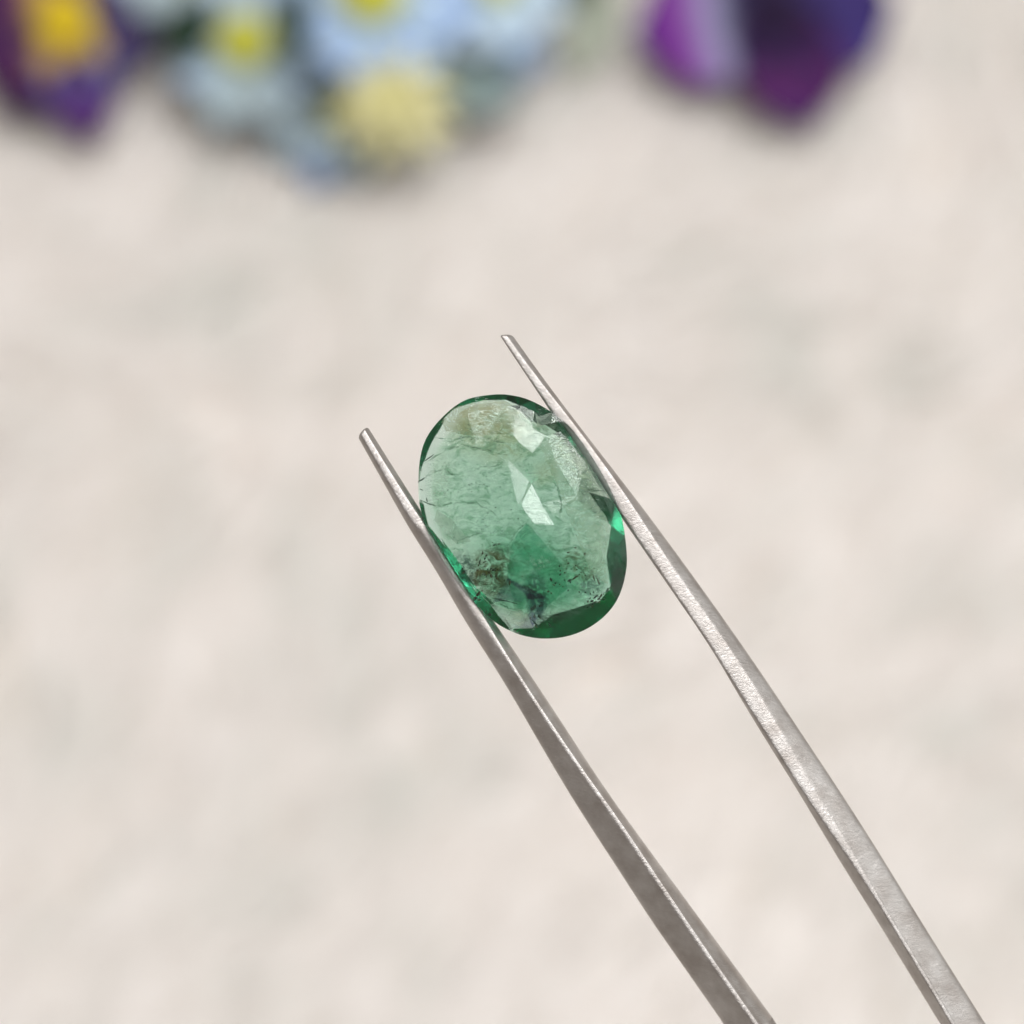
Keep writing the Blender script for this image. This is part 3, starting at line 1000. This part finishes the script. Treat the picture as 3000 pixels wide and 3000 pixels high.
P_DARK = petal_material("dark_violet_petal", [(0, (.55, .36, .03)), (.14, (.42, .24, .10)), (.28, (.06, .016, .09)), (1, (.040, .008, .075))])
P_YEL = petal_material("violet_petal_with_yellow_base", [(0, (.62, .44, .02)), (.28, (.58, .40, .06)), (.42, (.16, .18, .38)), (.62, (.085, .03, .19)), (1, (.075, .012, .125))])
P_PINK = petal_material("plum_petal_with_pink_base", [(0, (.60, .42, .03)), (.25, (.46, .28, .12)), (.40, (.08, .02, .08)), (1, (.050, .004, .075))])
P_IND = petal_material("indigo_petal", [(0, (.45, .34, .05)), (.26, (.08, .06, .18)), (1, (.040, .026, .13))])
P_LAV = petal_material("magenta_petal_with_lavender_base", [(0, (.016, .008, .04)), (.30, (.03, .02, .08)), (.42, (.34, .34, .52)), (.58, (.26, .12, .38)), (.70, (.19, .024, .28)), (.9, (.10, .016, .21)), (1, (.05, .018, .16))])
P_MAR = petal_material("maroon_violet_petal", [(0, (.012, .005, .025)), (.35, (.045, .008, .075)), (.60, (.085, .012, .105)), (1, (.070, .014, .13))])
P_NAVY = petal_material("navy_violet_petal", [(0, (.015, .008, .035)), (.4, (.040, .026, .14)), (.7, (.055, .035, .19)), (1, (.030, .016, .12))])
EYE_Y = petal_material("yellow_eye", [(0, (.68, .50, .02)), (1, (.72, .55, .03))])
EYE_D = petal_material("dark_eye", [(0, (.02, .008, .04)), (1, (.025, .01, .05))])

pansy(122, 43, .012, "violet silk pansy with a large yellow eye beside the pale blue daisies",
      [(-60, -140, 240, P_DARK, -.0010, .05, None), (230, -150, 240, P_IND, -.0014, .05, None), (-80, 80, 220, P_PINK, 0, .02, None),
       (292, 75, 190, P_IND, -.0004, -.02, None), (170, 258, 130, P_YEL, .0004, -.05, "lower petal with blue and violet tip"),
       (5, 205, 150, P_DARK, .0002, -.04, None)], EYE_Y, 54, (8, 0))
pansy(1462, 26, .011, "deep purple silk pansy with a lavender patch on its left petal",
      [(1330, -190, 250, P_NAVY, -.0012, .05, None), (1600, -190, 250, P_NAVY, -.0016, .05, None),
       (1192, 72, 235, P_LAV, .0002, .04, "magenta petal with a pale lavender patch"),
       (1690, 5, 250, P_NAVY, -.0004, .02, None), (1525, 232, 185, P_MAR, .0006, -.06, "maroon lower petal")], EYE_D, 50, (8, 0))


def daisy(x, y, z, label, radius, n, width, mats, centre_mat, cr_px, tilts=(0, 0), phase=0.0, curl=-.08, layers=1):
    rm, head = head_frame(x, y, z, *tilts)
    root = empty("daisy", rm)
    tag(root, label, "daisy", "pale blue silk daisies")
    r0 = random.Random(int(x * 3 + y))
    for la in range(layers):
        for k in range(n):
            a = phase + 2 * math.pi * (k + la * .5) / n + r0.uniform(-.07, .07)
            me = petal_mesh("petal", radius * PXT * (1 - .12 * la) * r0.uniform(.93, 1.06), width * PXT, curl + .14 * la + r0.uniform(-.04, .04), .22, .55, .03, k, 8, 6)
            link("petal", me, mats[(k + la) % len(mats)], root, head @ Matrix.Translation((0, 0, la * .0009 + (k % 2) * .0003)) @ Matrix.Rotation(a, 4, 'Z'))
    link("centre", disc_mesh("centre", cr_px * PXT, cr_px * PXT * .6, .25), centre_mat, root, head @ Matrix.Translation((0, 0, .0012)))
    stem_for(root, z, r0.uniform(-.01, .01), .05)
    return root


B_PALE = petal_material("pale_blue_petal", [(0, (.50, .60, .42)), (.25, (.52, .66, .72)), (1, (.50, .65, .86))])
B_BLUE = petal_material("sky_blue_petal", [(0, (.46, .58, .54)), (.3, (.44, .60, .84)), (1, (.38, .54, .83))])
B_GREY = petal_material("grey_blue_petal", [(0, (.42, .50, .30)), (.3, (.44, .54, .56)), (1, (.40, .50, .56))])
B_WHITE = petal_material("white_blue_petal", [(0, (.55, .62, .55)), (.3, (.58, .70, .76)), (1, (.62, .74, .84))])
B_DEEP = petal_material("slate_blue_petal", [(0, (.25, .32, .36)), (.4, (.26, .34, .46)), (1, (.22, .32, .56))])
C_LIME = petal_material("lime_yellow_centre", [(0, (.58, .58, .08)), (1, (.62, .60, .12))])

daisy(640, 215, .006, "slate blue silk daisy half hidden under the yellow chrysanthemum", 155, 9, 105, [B_DEEP, B_GREY], C_LIME, 30, (0, 0), .2, -.02)
daisy(888, 68, .010, "sky blue silk daisy right of the yellow chrysanthemum", 145, 8, 120, [B_BLUE, B_PALE], C_LIME, 20, (0, 6), .5)
daisy(462, 84, .015, "grey blue silk daisy with a lime yellow centre", 158, 9, 100, [B_GREY, B_PALE], C_LIME, 52, (6, 0), -1.2)
daisy(700, -8, .021, "pale blue silk daisy cut by the top of the picture above the yellow chrysanthemum", 182, 8, 150, [B_PALE, B_BLUE], C_LIME, 62, (4, 0), -.95)
daisy(935, -25, .019, "white and blue silk daisy behind the sky blue one", 140, 8, 115, [B_WHITE, B_PALE], C_LIME, 34, (0, 0), -.4)
daisy(345, -60, .016, "whitish silk daisy between the yellow eyed pansy and the grey blue daisy", 120, 8, 95, [B_WHITE, B_GREY], C_LIME, 30, (0, 0), .1)

Y_SPIKE = petal_material("pale_yellow_spike", [(0, (.84, .80, .36)), (.4, (.86, .83, .44)), (1, (.87, .84, .54))])


def mum(x, y, z):
    rm, head = head_frame(x, y, z, 26, 4)
    root = empty("chrysanthemum", rm)
    tag(root, "spiky pale yellow silk chrysanthemum in front of the blue daisies", "chrysanthemum")
    r0 = random.Random(5)
    shapes = [petal_mesh("petal", L * PXT, 19 * PXT, c, .3, .3, .0, 0, 6, 2) for L, c in ((132, -.12), (112, .02), (88, .12), (62, .25))]
    for la, (n, lift) in enumerate(((18, 0), (17, 8), (13, 18), (8, 30))):
        for k in range(n):
            a = 2 * math.pi * (k + .5 * la) / n + r0.uniform(-.12, .12)
            long = 0.88 + 0.26 * math.cos(a - R(-38)) + r0.uniform(-.12, .12)      # fullest towards the lower right
            m = head @ Matrix.Translation((0, 0, la * .0012)) @ Matrix.Rotation(a, 4, 'Z') @ Matrix.Rotation(R(-lift + r0.uniform(-8, 8)), 4, 'Y') @ Matrix.Scale(long, 4)
            link("petal", shapes[la], Y_SPIKE, root, m)
    link("centre", disc_mesh("centre", 30 * PXT, 30 * PXT, .3), Y_SPIKE, root, head @ Matrix.Translation((0, 0, .002)))
    stem_for(root, z, .004, .05)


mum(722, 180, .017)

LEAF_D = petal_material("dark_leaf", [(0, (.015, .035, .020)), (1, (.022, .050, .030))])
LEAF_T = petal_material("teal_leaf", [(0, (.20, .28, .27)), (1, (.28, .36, .36))])
LEAF_S = petal_material("sage_leaf", [(0, (.36, .42, .32)), (1, (.50, .52, .44))])


def leaf(x0, y0, x1, y1, wpx, z, mat, label, curl=0.05):
    a = img_angle(x0, y0, x1, y1)
    p = at(x0, y0, z)
    L = (at(x1, y1, z) - p).length
    root = empty("leaf", Matrix.Translation(p) @ Matrix.Rotation(a, 4, 'Z'))
    tag(root, label, "leaf", "silk leaves among the flowers")
    link("blade", petal_mesh("blade", L, wpx * PXT, curl, .25, .3, .02, 1, 12, 6), mat, root)
    link("midrib", tube_mesh("midrib", [(0, 0, .0001), (L * .4, 0, curl * L * .16 + .0001), (L * .9, 0, curl * L * .81 + .0001)], .0003), mat, root)


leaf(560, -50, 553, 130, 56, .024, LEAF_D, "dark green leaf between the grey blue daisy and the pale blue daisy")
leaf(392, -10, 318, 130, 90, .018, LEAF_D, "dark green leaf between the yellow eyed pansy and the grey blue daisy")
leaf(1100, -160, 1045, 30, 110, .006, LEAF_D, "dark green leaf right of the white and blue daisy at the top edge")
leaf(800, 130, 985, 205, 120, .0125, LEAF_T, "teal green leaf under the sky blue daisy")
leaf(1150, -40, 1085, 165, 110, .0035, LEAF_S, "pale sage leaf lying on the cloth left of the deep purple pansy")
